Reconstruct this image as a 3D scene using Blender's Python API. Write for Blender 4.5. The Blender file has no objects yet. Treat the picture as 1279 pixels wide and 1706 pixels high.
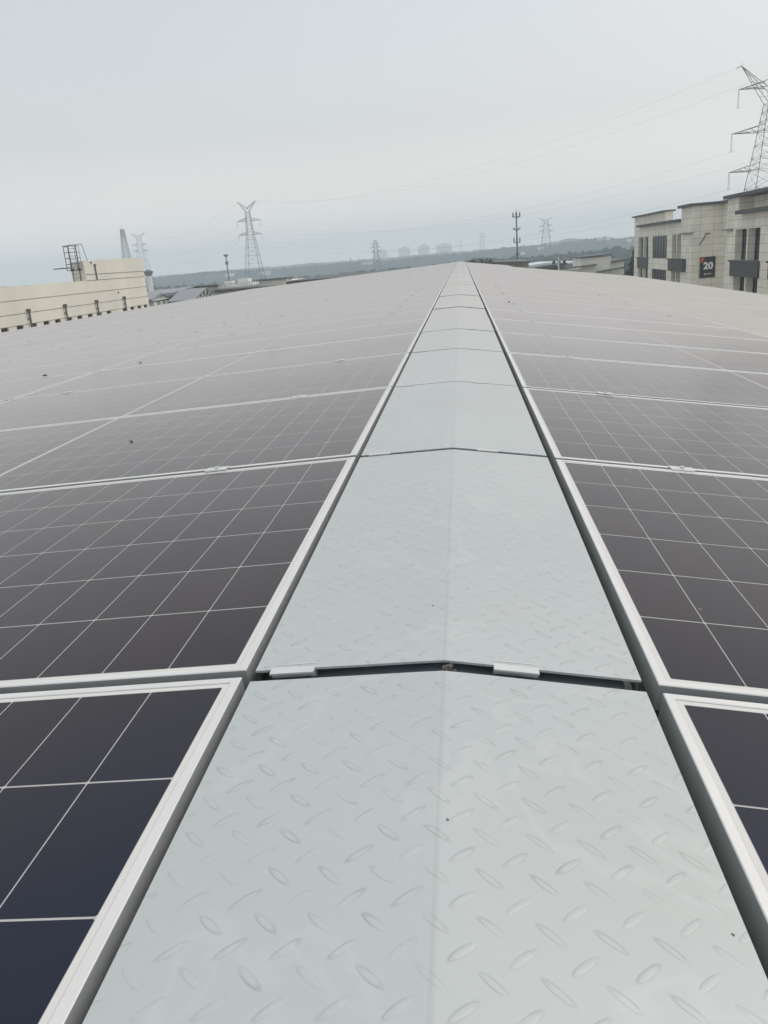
import bpy, math, random
from mathutils import Matrix, Vector, noise
random.seed(7)
R = math.radians
scene = bpy.context.scene

# ------------------------------------------------------------------ camera
TILT = 0.055                      # the whole roof leans this much about its ridge
TM = Matrix.Rotation(TILT, 4, 'Y')
cam_d = bpy.data.cameras.new('camera')
cam = bpy.data.objects.new('camera', cam_d); scene.collection.objects.link(cam)
cam_d.sensor_fit = 'VERTICAL'; cam_d.sensor_height = 36.0
cam_d.lens = 1348.0 / 1706.0 * 36.0
cam_d.clip_start = 0.02; cam_d.clip_end = 8000
rot = Matrix(((0.99566172, -0.00620982, 0.09283956), (0.09031766, 0.30439188, -0.9482554), (-0.02237111, 0.95252665, 0.3036322)))
cam.matrix_world = TM @ (Matrix.Translation((0.01766, 0, 0.48255)) @ rot.to_4x4())
scene.camera = cam

# ------------------------------------------------------------------ sky, sun, exposure
SUN_EL, SUN_AZ = R(52), R(60)
w = bpy.data.worlds.new('World'); scene.world = w; w.use_nodes = True
nt = w.node_tree; nt.nodes.clear()
def N(nt, t, **k):
    n = nt.nodes.new(t)
    for a, b in k.items(): setattr(n, a, b)
    return n
out = N(nt, 'ShaderNodeOutputWorld')
sky = N(nt, 'ShaderNodeTexSky', sky_type='NISHITA'); sky.sun_disc = False
sky.sun_elevation = SUN_EL; sky.sun_rotation = SUN_AZ; sky.dust_density = 6; sky.air_density = 1.2
bg1 = N(nt, 'ShaderNodeBackground'); bg1.inputs['Strength'].default_value = 0.05
nt.links.new(sky.outputs[0], bg1.inputs['Color'])
# the cloud deck: even grey, a little brighter towards the zenith, faint mottling
geo = N(nt, 'ShaderNodeTexCoord'); sep = N(nt, 'ShaderNodeSeparateXYZ'); nt.links.new(geo.outputs['Generated'], sep.inputs[0])
ramp = N(nt, 'ShaderNodeValToRGB'); ce = ramp.color_ramp
ce.elements[0].position = 0.0; ce.elements[0].color = (0.30, 0.31, 0.31, 1)
ce.elements[1].position = 1.0; ce.elements[1].color = (0.80, 0.805, 0.805, 1)
for ps, c in ((0.49, (0.40, 0.41, 0.41, 1)), (0.50, (0.90, 0.85, 0.81, 1)), (0.525, (0.77, 0.745, 0.72, 1)), (0.57, (0.53, 0.525, 0.52, 1)), (0.70, (0.455, 0.46, 0.46, 1))):
    e = ce.elements.new(ps); e.color = c
mr = N(nt, 'ShaderNodeMapRange'); mr.inputs[1].default_value = -1; mr.inputs[2].default_value = 1
nt.links.new(sep.outputs['Z'], mr.inputs[0]); nt.links.new(mr.outputs[0], ramp.inputs[0])
nz = N(nt, 'ShaderNodeTexNoise'); nz.inputs['Scale'].default_value = 2.2; nz.inputs['Detail'].default_value = 4
mp = N(nt, 'ShaderNodeMapping'); mp.inputs['Scale'].default_value = (1, 1, 3.5)
nt.links.new(geo.outputs['Generated'], mp.inputs[0]); nt.links.new(mp.outputs[0], nz.inputs['Vector'])
m2 = N(nt, 'ShaderNodeMapRange'); m2.inputs[3].default_value = 0.95; m2.inputs[4].default_value = 1.05
nt.links.new(nz.outputs[0], m2.inputs[0])
bg2 = N(nt, 'ShaderNodeBackground'); nt.links.new(ramp.outputs[0], bg2.inputs['Color']); nt.links.new(m2.outputs[0], bg2.inputs['Strength'])
add = N(nt, 'ShaderNodeAddShader'); nt.links.new(bg1.outputs[0], add.inputs[0]); nt.links.new(bg2.outputs[0], add.inputs[1])
nt.links.new(add.outputs[0], out.inputs['Surface'])
sl = bpy.data.lights.new('sun', 'SUN'); so = bpy.data.objects.new('sun', sl); scene.collection.objects.link(so)
sl.energy = 0.5; sl.angle = R(25); sl.color = (1.0, 0.97, 0.92)
so.rotation_euler = Vector((math.sin(SUN_AZ) * math.cos(SUN_EL), math.cos(SUN_AZ) * math.cos(SUN_EL), math.sin(SUN_EL))).to_track_quat('Z', 'Y').to_euler()
scene.view_settings.view_transform = 'Standard'; scene.view_settings.look = 'None'
scene.view_settings.exposure = 0.13; scene.view_settings.gamma = 1.0
scene.cycles.max_bounces = 6; scene.cycles.volume_bounces = 1; scene.cycles.use_denoising = True

# ------------------------------------------------------------------ helpers
COL = scene.collection
class MB:
    def __init__(s): s.v = []; s.f = []
    def quad(s, a, b, c, d):
        n = len(s.v); s.v += [tuple(a), tuple(b), tuple(c), tuple(d)]; s.f.append((n, n+1, n+2, n+3)); return s
    def poly(s, pts):
        n = len(s.v); s.v += [tuple(p) for p in pts]; s.f.append(tuple(range(n, n+len(pts)))); return s
    def box(s, x0, x1, y0, y1, z0, z1):
        n = len(s.v)
        s.v += [(x0,y0,z0),(x1,y0,z0),(x1,y1,z0),(x0,y1,z0),(x0,y0,z1),(x1,y0,z1),(x1,y1,z1),(x0,y1,z1)]
        s.f += [tuple(n+i for i in q) for q in ((0,3,2,1),(4,5,6,7),(0,1,5,4),(1,2,6,5),(2,3,7,6),(3,0,4,7))]; return s
    def prism(s, prof, y0, y1):                 # closed (x, z) profile, run along Y
        n = len(s.v); k = len(prof)
        s.v += [(x, y0, z) for x, z in prof] + [(x, y1, z) for x, z in prof]
        s.f.append(tuple(n+i for i in range(k))); s.f.append(tuple(n+k+i for i in reversed(range(k))))
        for i in range(k): j = (i+1) % k; s.f.append((n+i, n+k+i, n+k+j, n+j))
        return s
    def bar(s, a, b, r, k=4, r2=None):
        a = Vector(a); b = Vector(b); d = (b-a)
        if d.length < 1e-6: return s
        r2 = r if r2 is None else r2
        u = d.orthogonal().normalized(); v = d.normalized().cross(u); n = len(s.v)
        for P, rr in ((a, r), (b, r2)):
            for i in range(k):
                t = 2*math.pi*(i+.5)/k; s.v.append(tuple(P + u*math.cos(t)*rr + v*math.sin(t)*rr))
        for i in range(k): j = (i+1) % k; s.f.append((n+i, n+j, n+k+j, n+k+i))
        s.f.append(tuple(n+i for i in reversed(range(k)))); s.f.append(tuple(n+k+i for i in range(k))); return s
    def path(s, pts, r, k=4):
        for a, b in zip(pts, pts[1:]): s.bar(a, b, r, k)
        return s
    def lathe(s, prof, c=(0,0,0), k=16):
        n = len(s.v)
        for r, z in prof:
            for i in range(k): t = 2*math.pi*i/k; s.v.append((c[0]+r*math.cos(t), c[1]+r*math.sin(t), c[2]+z))
        for q in range(len(prof)-1):
            for i in range(k): j = (i+1) % k; s.f.append((n+q*k+i, n+q*k+j, n+(q+1)*k+j, n+(q+1)*k+i))
        return s
    def blob(s, c, r, sq=0.8, seed=0, amp=.3):
        rnd = random.Random(seed); n = len(s.v)
        rows = ((0, 1), (0.75, .62), (1, 0), (0.75, -.62), (0, -1)); ks = (1, 6, 7, 6, 1); idx = []
        for (rr, z), k in zip(rows, ks):
            o = rnd.random()*6; ring = []
            for i in range(k):
                t = o + 2*math.pi*i/k; q = r*(1+amp*(rnd.random()-.5)*2)
                s.v.append((c[0]+rr*q*math.cos(t), c[1]+rr*q*math.sin(t), c[2]+z*q*sq)); ring.append(len(s.v)-1)
            idx.append(ring)
        for A, B in zip(idx, idx[1:]):
            na, nb = len(A), len(B)
            if na == 1:
                for i in range(nb): s.f.append((A[0], B[i], B[(i+1) % nb]))
            elif nb == 1:
                for i in range(na): s.f.append((A[i], B[0], A[(i+1) % na]))
            else:
                m = max(na, nb)
                for i in range(m):
                    a0, a1 = A[int(i*na/m) % na], A[int((i+1)*na/m) % na]; b0, b1 = B[int(i*nb/m) % nb], B[int((i+1)*nb/m) % nb]
                    f = [a0, b0, b1, a1]; g = []
                    for x in f:
                        if x not in g: g.append(x)
                    if len(g) > 2: s.f.append(tuple(g))
        return s
    def mesh(s, name, m, smooth=False):
        me = bpy.data.meshes.new(name); me.from_pydata(s.v, [], s.f); me.materials.append(m)
        me.validate(); me.update()
        if smooth:
            for p in me.polygons: p.use_smooth = True
        return me
    def build(s, name, m, parent=None, smooth=False, loc=None):
        o = bpy.data.objects.new(name, s.mesh(name, m, smooth)); COL.objects.link(o)
        if parent: o.parent = parent
        if loc is not None: o.location = loc
        return o
def tag(o, label=None, cat=None, group=None, kind=None):
    if label: o['label'] = label
    if cat: o['category'] = cat
    if group: o['group'] = group
    if kind: o['kind'] = kind
    return o
def thing(name, label, cat, loc=(0,0,0), group=None, rot=(0,0,0)):
    o = bpy.data.objects.new(name, None); COL.objects.link(o); o.location = loc; o.rotation_euler = rot
    o.empty_display_size = .2
    return tag(o, label, cat, group)
def link_mesh(name, me, parent):
    o = bpy.data.objects.new(name, me); COL.objects.link(o); o.parent = parent; return o
def copy_tree(o):
    c = o.copy(); COL.objects.link(c)
    for ch in o.children:
        d = ch.copy(); COL.objects.link(d); d.parent = c; d.matrix_parent_inverse = ch.matrix_parent_inverse.copy()
        for g in ch.children:
            e = g.copy(); COL.objects.link(e); e.parent = d
    return c

# ------------------------------------------------------------------ materials
def mat(name, col, rough=.6, metal=0, spec=.5, vary=0.0, scale=3.0, bump=0.0, detail=4, coords='Object', stretch=None):
    m = bpy.data.materials.new(name); m.use_nodes = True; t = m.node_tree; b = t.nodes['Principled BSDF']
    b.inputs['Base Color'].default_value = (*col, 1); b.inputs['Roughness'].default_value = rough
    b.inputs['Metallic'].default_value = metal; b.inputs['Specular IOR Level'].default_value = spec
    if vary or bump:
        tc = N(t, 'ShaderNodeTexCoord'); n = N(t, 'ShaderNodeTexNoise'); n.inputs['Scale'].default_value = scale; n.inputs['Detail'].default_value = detail
        src = tc.outputs[coords]
        if stretch:
            mpn = N(t, 'ShaderNodeMapping'); mpn.inputs['Scale'].default_value = stretch; t.links.new(src, mpn.inputs[0]); src = mpn.outputs[0]
        t.links.new(src, n.inputs['Vector'])
        if vary:
            mx = N(t, 'ShaderNodeMix', data_type='RGBA')
            mx.inputs[6].default_value = (*[c*(1-vary) for c in col], 1); mx.inputs[7].default_value = (*[min(1, c*(1+vary)) for c in col], 1)
            t.links.new(n.outputs[0], mx.inputs[0]); t.links.new(mx.outputs[2], b.inputs['Base Color'])
        if bump:
            bp = N(t, 'ShaderNodeBump'); bp.inputs['Strength'].default_value = bump; bp.inputs['Distance'].default_value = .02
            t.links.new(n.outputs[0], bp.inputs['Height']); t.links.new(bp.outputs[0], b.inputs['Normal'])
    return m
def MATH(t, op, a, b=None, c=None):
    n = N(t, 'ShaderNodeMath', operation=op)
    for i, x in enumerate((a, b, c)):
        if x is None: continue
        if isinstance(x, (int, float)): n.inputs[i].default_value = x
        else: t.links.new(x, n.inputs[i])
    return n.outputs[0]

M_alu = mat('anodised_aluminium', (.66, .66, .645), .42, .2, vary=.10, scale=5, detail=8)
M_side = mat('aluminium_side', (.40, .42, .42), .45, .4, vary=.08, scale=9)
M_clamp = mat('clamp_aluminium', (.58, .59, .585), .42, .15, vary=.08, scale=20)
M_rail = mat('rail_aluminium', (.30, .31, .31), .5, .5, vary=.1, scale=8)

def plate_material():
    m = bpy.data.materials.new('galvanised_checker_plate'); m.use_nodes = True; t = m.node_tree; b = t.nodes['Principled BSDF']
    tc = N(t, 'ShaderNodeTexCoord'); s = N(t, 'ShaderNodeSeparateXYZ'); t.links.new(tc.outputs['Object'], s.inputs[0])
    # slight wander so the pressing is not ruler-straight
    nz = N(t, 'ShaderNodeTexNoise'); nz.inputs['Scale'].default_value = 9; t.links.new(tc.outputs['Object'], nz.inputs['Vector'])
    wob = MATH(t, 'MULTIPLY', MATH(t, 'SUBTRACT', nz.outputs[0], .5), .006)
    X = MATH(t, 'ADD', s.outputs['X'], wob); Y = MATH(t, 'ADD', s.outputs['Y'], wob)
    P = .0440; PY = .0500
    def lattice(ox, oy, sign):
        fx = MATH(t, 'SUBTRACT', MATH(t, 'FLOORED_MODULO', MATH(t, 'ADD', X, ox), P), P/2)
        fy = MATH(t, 'SUBTRACT', MATH(t, 'FLOORED_MODULO', MATH(t, 'ADD', Y, oy), PY), PY/2)
        c = math.cos(R(43)); sn = math.sin(R(43))*sign
        a = MATH(t, 'ADD', MATH(t, 'MULTIPLY', fx, c), MATH(t, 'MULTIPLY', fy, sn))
        q = MATH(t, 'SUBTRACT', MATH(t, 'MULTIPLY', fy, c), MATH(t, 'MULTIPLY', fx, sn))
        ea = MATH(t, 'POWER', MATH(t, 'DIVIDE', a, .0132), 2); eb = MATH(t, 'POWER', MATH(t, 'DIVIDE', q, .0034), 2)
        return MATH(t, 'ADD', ea, eb)
    d = MATH(t, 'MINIMUM', lattice(0, 0, 1), lattice(P/2, PY/2, -1))
    h = MATH(t, 'MAXIMUM', MATH(t, 'SUBTRACT', 1, d), 0)
    # crease at x = 0 and general dents
    cr = MATH(t, 'MULTIPLY', MATH(t, 'MAXIMUM', MATH(t, 'SUBTRACT', 1, MATH(t, 'DIVIDE', MATH(t, 'ABSOLUTE', s.outputs['X']), .004)), 0), -.4)
    n2 = N(t, 'ShaderNodeTexNoise'); n2.inputs['Scale'].default_value = 5; n2.inputs['Detail'].default_value = 2; t.links.new(tc.outputs['Object'], n2.inputs['Vector'])
    hh = MATH(t, 'ADD', MATH(t, 'ADD', MATH(t, 'POWER', h, .5), cr), MATH(t, 'MULTIPLY', n2.outputs[0], 1.5))
    bp = N(t, 'ShaderNodeBump'); bp.inputs['Strength'].default_value = .47; bp.inputs['Distance'].default_value = .0010
    t.links.new(hh, bp.inputs['Height']); t.links.new(bp.outputs[0], b.inputs['Normal'])
    # zinc tone: mottle, grime held round the foot of each raised bar, and broad stains
    oi = N(t, 'ShaderNodeObjectInfo')
    n3 = N(t, 'ShaderNodeTexNoise'); n3.inputs['Scale'].default_value = 2.0; n3.inputs['Detail'].default_value = 5; n3.noise_dimensions = '4D'
    t.links.new(tc.outputs['Object'], n3.inputs['Vector']); t.links.new(MATH(t, 'MULTIPLY', oi.outputs['Random'], 20), n3.inputs['W'])
    mx = N(t, 'ShaderNodeMix', data_type='RGBA'); mx.inputs[6].default_value = (.405, .445, .443, 1); mx.inputs[7].default_value = (.485, .520, .512, 1)
    t.links.new(n3.outputs[0], mx.inputs[0])
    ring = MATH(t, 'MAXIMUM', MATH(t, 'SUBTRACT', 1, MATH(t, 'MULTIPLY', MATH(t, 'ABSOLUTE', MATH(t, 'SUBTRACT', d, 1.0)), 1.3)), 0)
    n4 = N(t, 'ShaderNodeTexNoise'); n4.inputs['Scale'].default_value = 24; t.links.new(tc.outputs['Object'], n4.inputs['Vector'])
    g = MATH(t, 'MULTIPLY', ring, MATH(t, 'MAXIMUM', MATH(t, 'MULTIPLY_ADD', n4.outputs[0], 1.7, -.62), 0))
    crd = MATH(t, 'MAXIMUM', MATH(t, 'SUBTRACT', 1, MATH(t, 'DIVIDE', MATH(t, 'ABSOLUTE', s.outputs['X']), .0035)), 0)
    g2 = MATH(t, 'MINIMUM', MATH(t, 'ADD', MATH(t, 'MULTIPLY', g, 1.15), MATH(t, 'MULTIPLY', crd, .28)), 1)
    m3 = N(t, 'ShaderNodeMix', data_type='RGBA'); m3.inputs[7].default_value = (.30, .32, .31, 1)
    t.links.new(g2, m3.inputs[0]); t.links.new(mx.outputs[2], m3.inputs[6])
    n5 = N(t, 'ShaderNodeTexNoise'); n5.inputs['Scale'].default_value = 1.3; n5.inputs['Detail'].default_value = 3; n5.noise_dimensions = '4D'
    t.links.new(tc.outputs['Object'], n5.inputs['Vector']); t.links.new(MATH(t, 'MULTIPLY_ADD', oi.outputs['Random'], 31, 4), n5.inputs['W'])
    st = MATH(t, 'MULTIPLY', MATH(t, 'MAXIMUM', MATH(t, 'MULTIPLY_ADD', n5.outputs[0], 4, -2.25), 0), .45)
    m4 = N(t, 'ShaderNodeMix', data_type='RGBA'); m4.inputs[7].default_value = (.42, .39, .33, 1)
    t.links.new(MATH(t, 'MINIMUM', st, .5), m4.inputs[0]); t.links.new(m3.outputs[2], m4.inputs[6])
    n6 = N(t, 'ShaderNodeTexNoise', noise_dimensions='4D'); n6.inputs['Scale'].default_value = 3.3; n6.inputs['Detail'].default_value = 8; n6.inputs['Distortion'].default_value = .8
    t.links.new(tc.outputs['Object'], n6.inputs['Vector']); t.links.new(MATH(t, 'MULTIPLY_ADD', oi.outputs['Random'], 17, 9), n6.inputs['W'])
    tide = MATH(t, 'MAXIMUM', MATH(t, 'SUBTRACT', 1, MATH(t, 'MULTIPLY', MATH(t, 'ABSOLUTE', MATH(t, 'SUBTRACT', n6.outputs[0], .55)), 60)), 0)
    mps = N(t, 'ShaderNodeMapping'); mps.inputs['Rotation'].default_value = (0, 0, .5); mps.inputs['Scale'].default_value = (5, 120, 1); t.links.new(tc.outputs['Object'], mps.inputs[0])
    n7 = N(t, 'ShaderNodeTexNoise'); n7.inputs['Scale'].default_value = 1; n7.inputs['Detail'].default_value = 2; t.links.new(mps.outputs[0], n7.inputs['Vector'])
    scuff = MATH(t, 'MAXIMUM', MATH(t, 'MULTIPLY_ADD', n7.outputs[0], 8, -5.6), 0)
    m5 = N(t, 'ShaderNodeMix', data_type='RGBA'); m5.inputs[7].default_value = (.56, .58, .57, 1); t.links.new(m4.outputs[2], m5.inputs[6])
    t.links.new(MATH(t, 'MINIMUM', MATH(t, 'ADD', MATH(t, 'MULTIPLY', tide, .22), MATH(t, 'MULTIPLY', scuff, .3)), .4), m5.inputs[0])
    t.links.new(m5.outputs[2], b.inputs['Base Color'])
    rg = MATH(t, 'MULTIPLY_ADD', n6.outputs[0], .25, .32); t.links.new(rg, b.inputs['Roughness'])
    b.inputs['Roughness'].default_value = .42; b.inputs['Metallic'].default_value = .15; b.inputs['Specular IOR Level'].default_value = .55
    return m
def dust_glare_film(m, tau, col, drift=.4):
    """a thin layer of dust over a finished surface, thickened at grazing so its pale colour also stands in for sky glare"""
    t = m.node_tree; b = t.nodes['Principled BSDF']; o = t.nodes['Material Output']
    g = N(t, 'ShaderNodeNewGeometry'); d = N(t, 'ShaderNodeVectorMath', operation='DOT_PRODUCT')
    t.links.new(g.outputs['Normal'], d.inputs[0]); t.links.new(g.outputs['Incoming'], d.inputs[1])
    tc = N(t, 'ShaderNodeTexCoord'); nn = N(t, 'ShaderNodeTexNoise', noise_dimensions='4D'); nn.inputs['Scale'].default_value = 1.7; nn.inputs['Detail'].default_value = 6
    oi = N(t, 'ShaderNodeObjectInfo'); t.links.new(tc.outputs['Object'], nn.inputs['Vector']); t.links.new(MATH(t, 'MULTIPLY', oi.outputs['Random'], 40), nn.inputs['W'])
    ta = MATH(t, 'MULTIPLY', MATH(t, 'MULTIPLY_ADD', nn.outputs[0], 2*drift, 1-drift), -tau)
    cs = MATH(t, 'MAXIMUM', MATH(t, 'ABSOLUTE', d.outputs['Value']), .02)
    f = MATH(t, 'SUBTRACT', 1, MATH(t, 'EXPONENT', MATH(t, 'DIVIDE', ta, MATH(t, 'POWER', cs, 2.1))))  # dust cover climbs steeply at grazing, painting in pale sky glare as well
    df = N(t, 'ShaderNodeBsdfDiffuse'); df.inputs['Color'].default_value = (*col, 1)
    mx = N(t, 'ShaderNodeMixShader'); t.links.new(f, mx.inputs[0]); t.links.new(b.outputs[0], mx.inputs[1]); t.links.new(df.outputs[0], mx.inputs[2])
    t.links.new(mx.outputs[0], o.inputs['Surface'])
M_plate = plate_material(); dust_glare_film(M_plate, .004, (.50, .495, .485))

GL, GW, LIP, TOP = 2.278, 1.134, .012, .0016
def glass_material():
    m = bpy.data.materials.new('solar_glass'); m.use_nodes = True; t = m.node_tree; b = t.nodes['Principled BSDF']
    tc = N(t, 'ShaderNodeTexCoord'); s = N(t, 'ShaderNodeSeparateXYZ'); t.links.new(tc.outputs['Object'], s.inputs[0])
    X, Y = s.outputs['X'], s.outputs['Y']
    px, py = .0927, .1823
    # distance from module centre folds both halves together
    ax = MATH(t, 'SUBTRACT', MATH(t, 'ABSOLUTE', MATH(t, 'SUBTRACT', X, GL/2)), .0075)
    ay = MATH(t, 'SUBTRACT', Y, GW/2 - 3*py)
    def gap(v, p, wd):          # 1 inside the gap between cells
        f = MATH(t, 'FLOORED_MODULO', v, p)
        e = MATH(t, 'MINIMUM', f, MATH(t, 'SUBTRACT', p, f))
        return e, MATH(t, 'LESS_THAN', e, wd/2)
    ex, gx = gap(ax, px, .0014); ey, gy = gap(ay, py, .0024)
    corner = MATH(t, 'LESS_THAN', MATH(t, 'ADD', ex, ey), .0036)
    o1 = MATH(t, 'LESS_THAN', ax, 0); o2 = MATH(t, 'GREATER_THAN', ax, 12*px)
    o3 = MATH(t, 'GREATER_THAN', MATH(t, 'ABSOLUTE', MATH(t, 'SUBTRACT', Y, GW/2)), 3*py)
    line = gx
    for q in (gy, corner, o1): line = MATH(t, 'MAXIMUM', line, q)
    margin = MATH(t, 'MAXIMUM', o2, o3)
    # each cell its own slightly different black-violet
    cv = N(t, 'ShaderNodeCombineXYZ'); t.links.new(MATH(t, 'FLOOR', MATH(t, 'DIVIDE', ax, px)), cv.inputs[0]); t.links.new(MATH(t, 'FLOOR', MATH(t, 'DIVIDE', ay, py)), cv.inputs[1])
    oi = N(t, 'ShaderNodeObjectInfo'); t.links.new(MATH(t, 'MULTIPLY', oi.outputs['Random'], 50), cv.inputs[2])
    wn = N(t, 'ShaderNodeTexWhiteNoise', noise_dimensions='3D'); t.links.new(cv.outputs[0], wn.inputs['Vector'])
    mx = N(t, 'ShaderNodeMix', data_type='RGBA'); mx.inputs[6].default_value = (.007, .004, .007, 1); mx.inputs[7].default_value = (.017, .008, .008, 1)
    t.links.new(wn.outputs['Value'], mx.inputs[0])
    # anti-reflection coating: blue seen steeply, brown-violet towards grazing
    lw = N(t, 'ShaderNodeLayerWeight'); lw.inputs['Blend'].default_value = .5
    arc = N(t, 'ShaderNodeMix', data_type='RGBA'); arc.inputs[6].default_value = (.003, .009, .024, 1); t.links.new(mx.outputs[2], arc.inputs[7])
    cs = N(t, 'ShaderNodeMapRange'); cs.inputs[1].default_value = .42; cs.inputs[2].default_value = .62; t.links.new(lw.outputs['Facing'], cs.inputs[0]); t.links.new(cs.outputs[0], arc.inputs[0])
    m1 = N(t, 'ShaderNodeMix', data_type='RGBA'); m1.inputs[7].default_value = (.42, .42, .41, 1)
    t.links.new(line, m1.inputs[0]); t.links.new(arc.outputs[2], m1.inputs[6])
    m1b = N(t, 'ShaderNodeMix', data_type='RGBA'); m1b.inputs[7].default_value = (.62, .62, .59, 1); t.links.new(margin, m1b.inputs[0]); t.links.new(m1.outputs[2], m1b.inputs[6])
    # dust film: fine drift, heavier towards the lower frame edges, some dried run marks
    nd = N(t, 'ShaderNodeTexNoise', noise_dimensions='4D'); nd.inputs['Scale'].default_value = 3.2; nd.inputs['Detail'].default_value = 6
    t.links.new(tc.outputs['Object'], nd.inputs['Vector']); t.links.new(MATH(t, 'MULTIPLY', oi.outputs['Random'], 30), nd.inputs['W'])
    film = MATH(t, 'MULTIPLY_ADD', nd.outputs[0], .014, 0)
    vo = N(t, 'ShaderNodeTexVoronoi', feature='F1'); vo.inputs['Scale'].default_value = 7; vo.inputs['Randomness'].default_value = 1
    mpn = N(t, 'ShaderNodeMapping'); mpn.inputs['Scale'].default_value = (1.6, 1, 1); t.links.new(tc.outputs['Object'], mpn.inputs[0]); 
    off = N(t, 'ShaderNodeVectorMath', operation='ADD'); t.links.new(mpn.outputs[0], off.inputs[0]); 
    cv2 = N(t, 'ShaderNodeCombineXYZ'); t.links.new(MATH(t, 'MULTIPLY', oi.outputs['Random'], 77), cv2.inputs[0]); t.links.new(cv2.outputs[0], off.inputs[1])
    t.links.new(off.outputs[0], vo.inputs['Vector'])
    sp = MATH(t, 'MULTIPLY', MATH(t, 'LESS_THAN', vo.outputs['Distance'], .035), .22)
    dust = MATH(t, 'ADD', film, sp)
    m2 = N(t, 'ShaderNodeMix', data_type='RGBA'); m2.inputs[7].default_value = (.42, .39, .36, 1)
    t.links.new(dust, m2.inputs[0]); t.links.new(m1b.outputs[2], m2.inputs[6])
    t.links.new(m2.outputs[2], b.inputs['Base Color'])
    b.inputs['Roughness'].default_value = .16; b.inputs['IOR'].default_value = 1.34; b.inputs['Specular IOR Level'].default_value = .38; b.inputs['Specular Tint'].default_value = (.95, .78, .88, 1)
    return m
M_glass = glass_material(); dust_glare_film(M_glass, .0058, (.45, .44, .435))
M_roof = mat('coated_roof_sheet', (.55, .53, .485), .38, 0, .5, vary=.12, scale=.8, detail=6)
M_under = mat('ridge_cap_and_gap_lightener', (.30, .35, .37), .7, vary=.2, scale=6)
M_beige = mat('painted_render', (.75, .72, .635), .85, vary=.17, scale=.35, detail=7, bump=.1, stretch=(1, 1, .35))
M_groove = mat('render_joint', (.23, .21, .17), .9, vary=.2, scale=1)
M_dark = mat('dark_metal', (.045, .046, .047), .6, vary=.2, scale=2)
M_slab = mat('dark_coping', (.085, .09, .092), .7, vary=.3, scale=1.2)
M_spandrel = mat('charcoal_cladding', (.055, .060, .060), .55, vary=.15, scale=1.5)
M_pane = mat('window_glass', (.018, .020, .026), .12, 0, .5, vary=.4, scale=.5)
M_pipe = mat('pipe_paint', (.13, .125, .11), .7, vary=.2, scale=2)
M_white = mat('white_paint', (.72, .72, .70), .6, vary=.06, scale=1)
M_conc = mat('concrete', (.34, .33, .31), .9, vary=.18, scale=.8, bump=.2)
M_steel = mat('galvanised_lattice', (.10, .105, .11), .6, .3, vary=.15, scale=.3)
M_greyroof = mat('grey_metal_roofing', (.25, .26, .28), .5, .1, vary=.12, scale=.4)

def tiles(name, col, joint, bw, bh, mort=.02):
    m = bpy.data.materials.new(name); m.use_nodes = True; t = m.node_tree; b = t.nodes['Principled BSDF']
    tc = N(t, 'ShaderNodeTexCoord'); s = N(t, 'ShaderNodeSeparateXYZ'); t.links.new(tc.outputs['Object'], s.inputs[0])
    cv = N(t, 'ShaderNodeCombineXYZ'); t.links.new(MATH(t, 'ADD', s.outputs['X'], s.outputs['Y']), cv.inputs[0]); t.links.new(s.outputs['Z'], cv.inputs[1])
    br = N(t, 'ShaderNodeTexBrick'); br.offset = 0; br.inputs['Scale'].default_value = 1; br.inputs['Brick Width'].default_value = bw; br.inputs['Row Height'].default_value = bh
    br.inputs['Mortar Size'].default_value = mort; br.inputs['Mortar Smooth'].default_value = .2; br.inputs['Bias'].default_value = 0
    br.inputs['Color1'].default_value = (*col, 1); br.inputs['Color2'].default_value = (*[c*.90 for c in col], 1); br.inputs['Mortar'].default_value = (*joint, 1)
    t.links.new(cv.outputs[0], br.inputs['Vector'])
    n = N(t, 'ShaderNodeTexNoise'); n.inputs['Scale'].default_value = .7; n.inputs['Detail'].default_value = 6; t.links.new(tc.outputs['Object'], n.inputs['Vector'])
    mx = N(t, 'ShaderNodeMix', data_type='RGBA', blend_type='MULTIPLY'); mx.inputs[0].default_value = 1
    v = MATH(t, 'MULTIPLY_ADD', n.outputs[0], .35, .80); c2 = N(t, 'ShaderNodeCombineColor')
    for i in range(3): t.links.new(v, c2.inputs[i])
    t.links.new(br.outputs['Color'], mx.inputs[6]); t.links.new(c2.outputs[0], mx.inputs[7]); t.links.new(mx.outputs[2], b.inputs['Base Color'])
    b.inputs['Roughness'].default_value = .75
    return m
M_tile = tiles('stone_cladding', (.86, .82, .705), (.48, .46, .40), 1.2, .62, .022)

# ------------------------------------------------------------------ the roof underfoot
XL, XR, Y0R, Y1R = -11.85, 9.0, -1.6, 46.9
SL, SR = .10435, .09394
DROP = .105                       # panel tops stand this far above the sheet
def ridge_z(x): return (-SL*abs(x) if x < 0 else -SR*abs(x))
building = thing('factory_building', 'low gabled factory whose long pale roof carries the solar panels and ridge walkway', 'building')
building.matrix_world = TM
def ribbed(side, x_end, s):
    mb = MB(); y = Y0R; pts = []
    while y < Y1R:
        for dy, dz in ((0, 0), (.20, 0), (.225, .03), (.255, .03), (.28, 0)): pts.append((y+dy, dz))
        y += .30
    pts.append((Y1R, 0))
    for (ya, za), (yb, zb) in zip(pts, pts[1:]):
        a = (side*.16, ya, -s*.16-DROP+za); b_ = (side*x_end, ya, -s*x_end-DROP+za); c = (side*x_end, yb, -s*x_end-DROP+zb); d = (side*.16, yb, -s*.16-DROP+zb)
        mb.quad(*( (a, b_, c, d) if side > 0 else (d, c, b_, a)))
    return mb
ribbed(-1, -XL, SL).build('roof_slope', M_roof, building)
ribbed(1, XR, SR).build('roof_slope', M_roof, building)
MB().prism([(-.16, -.16*SL-.112), (0, -.10), (.16, -.16*SR-.112), (.16, -.30), (-.16, -.30)], Y0R, Y1R).build('ridge_cap', M_under, building)
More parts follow.
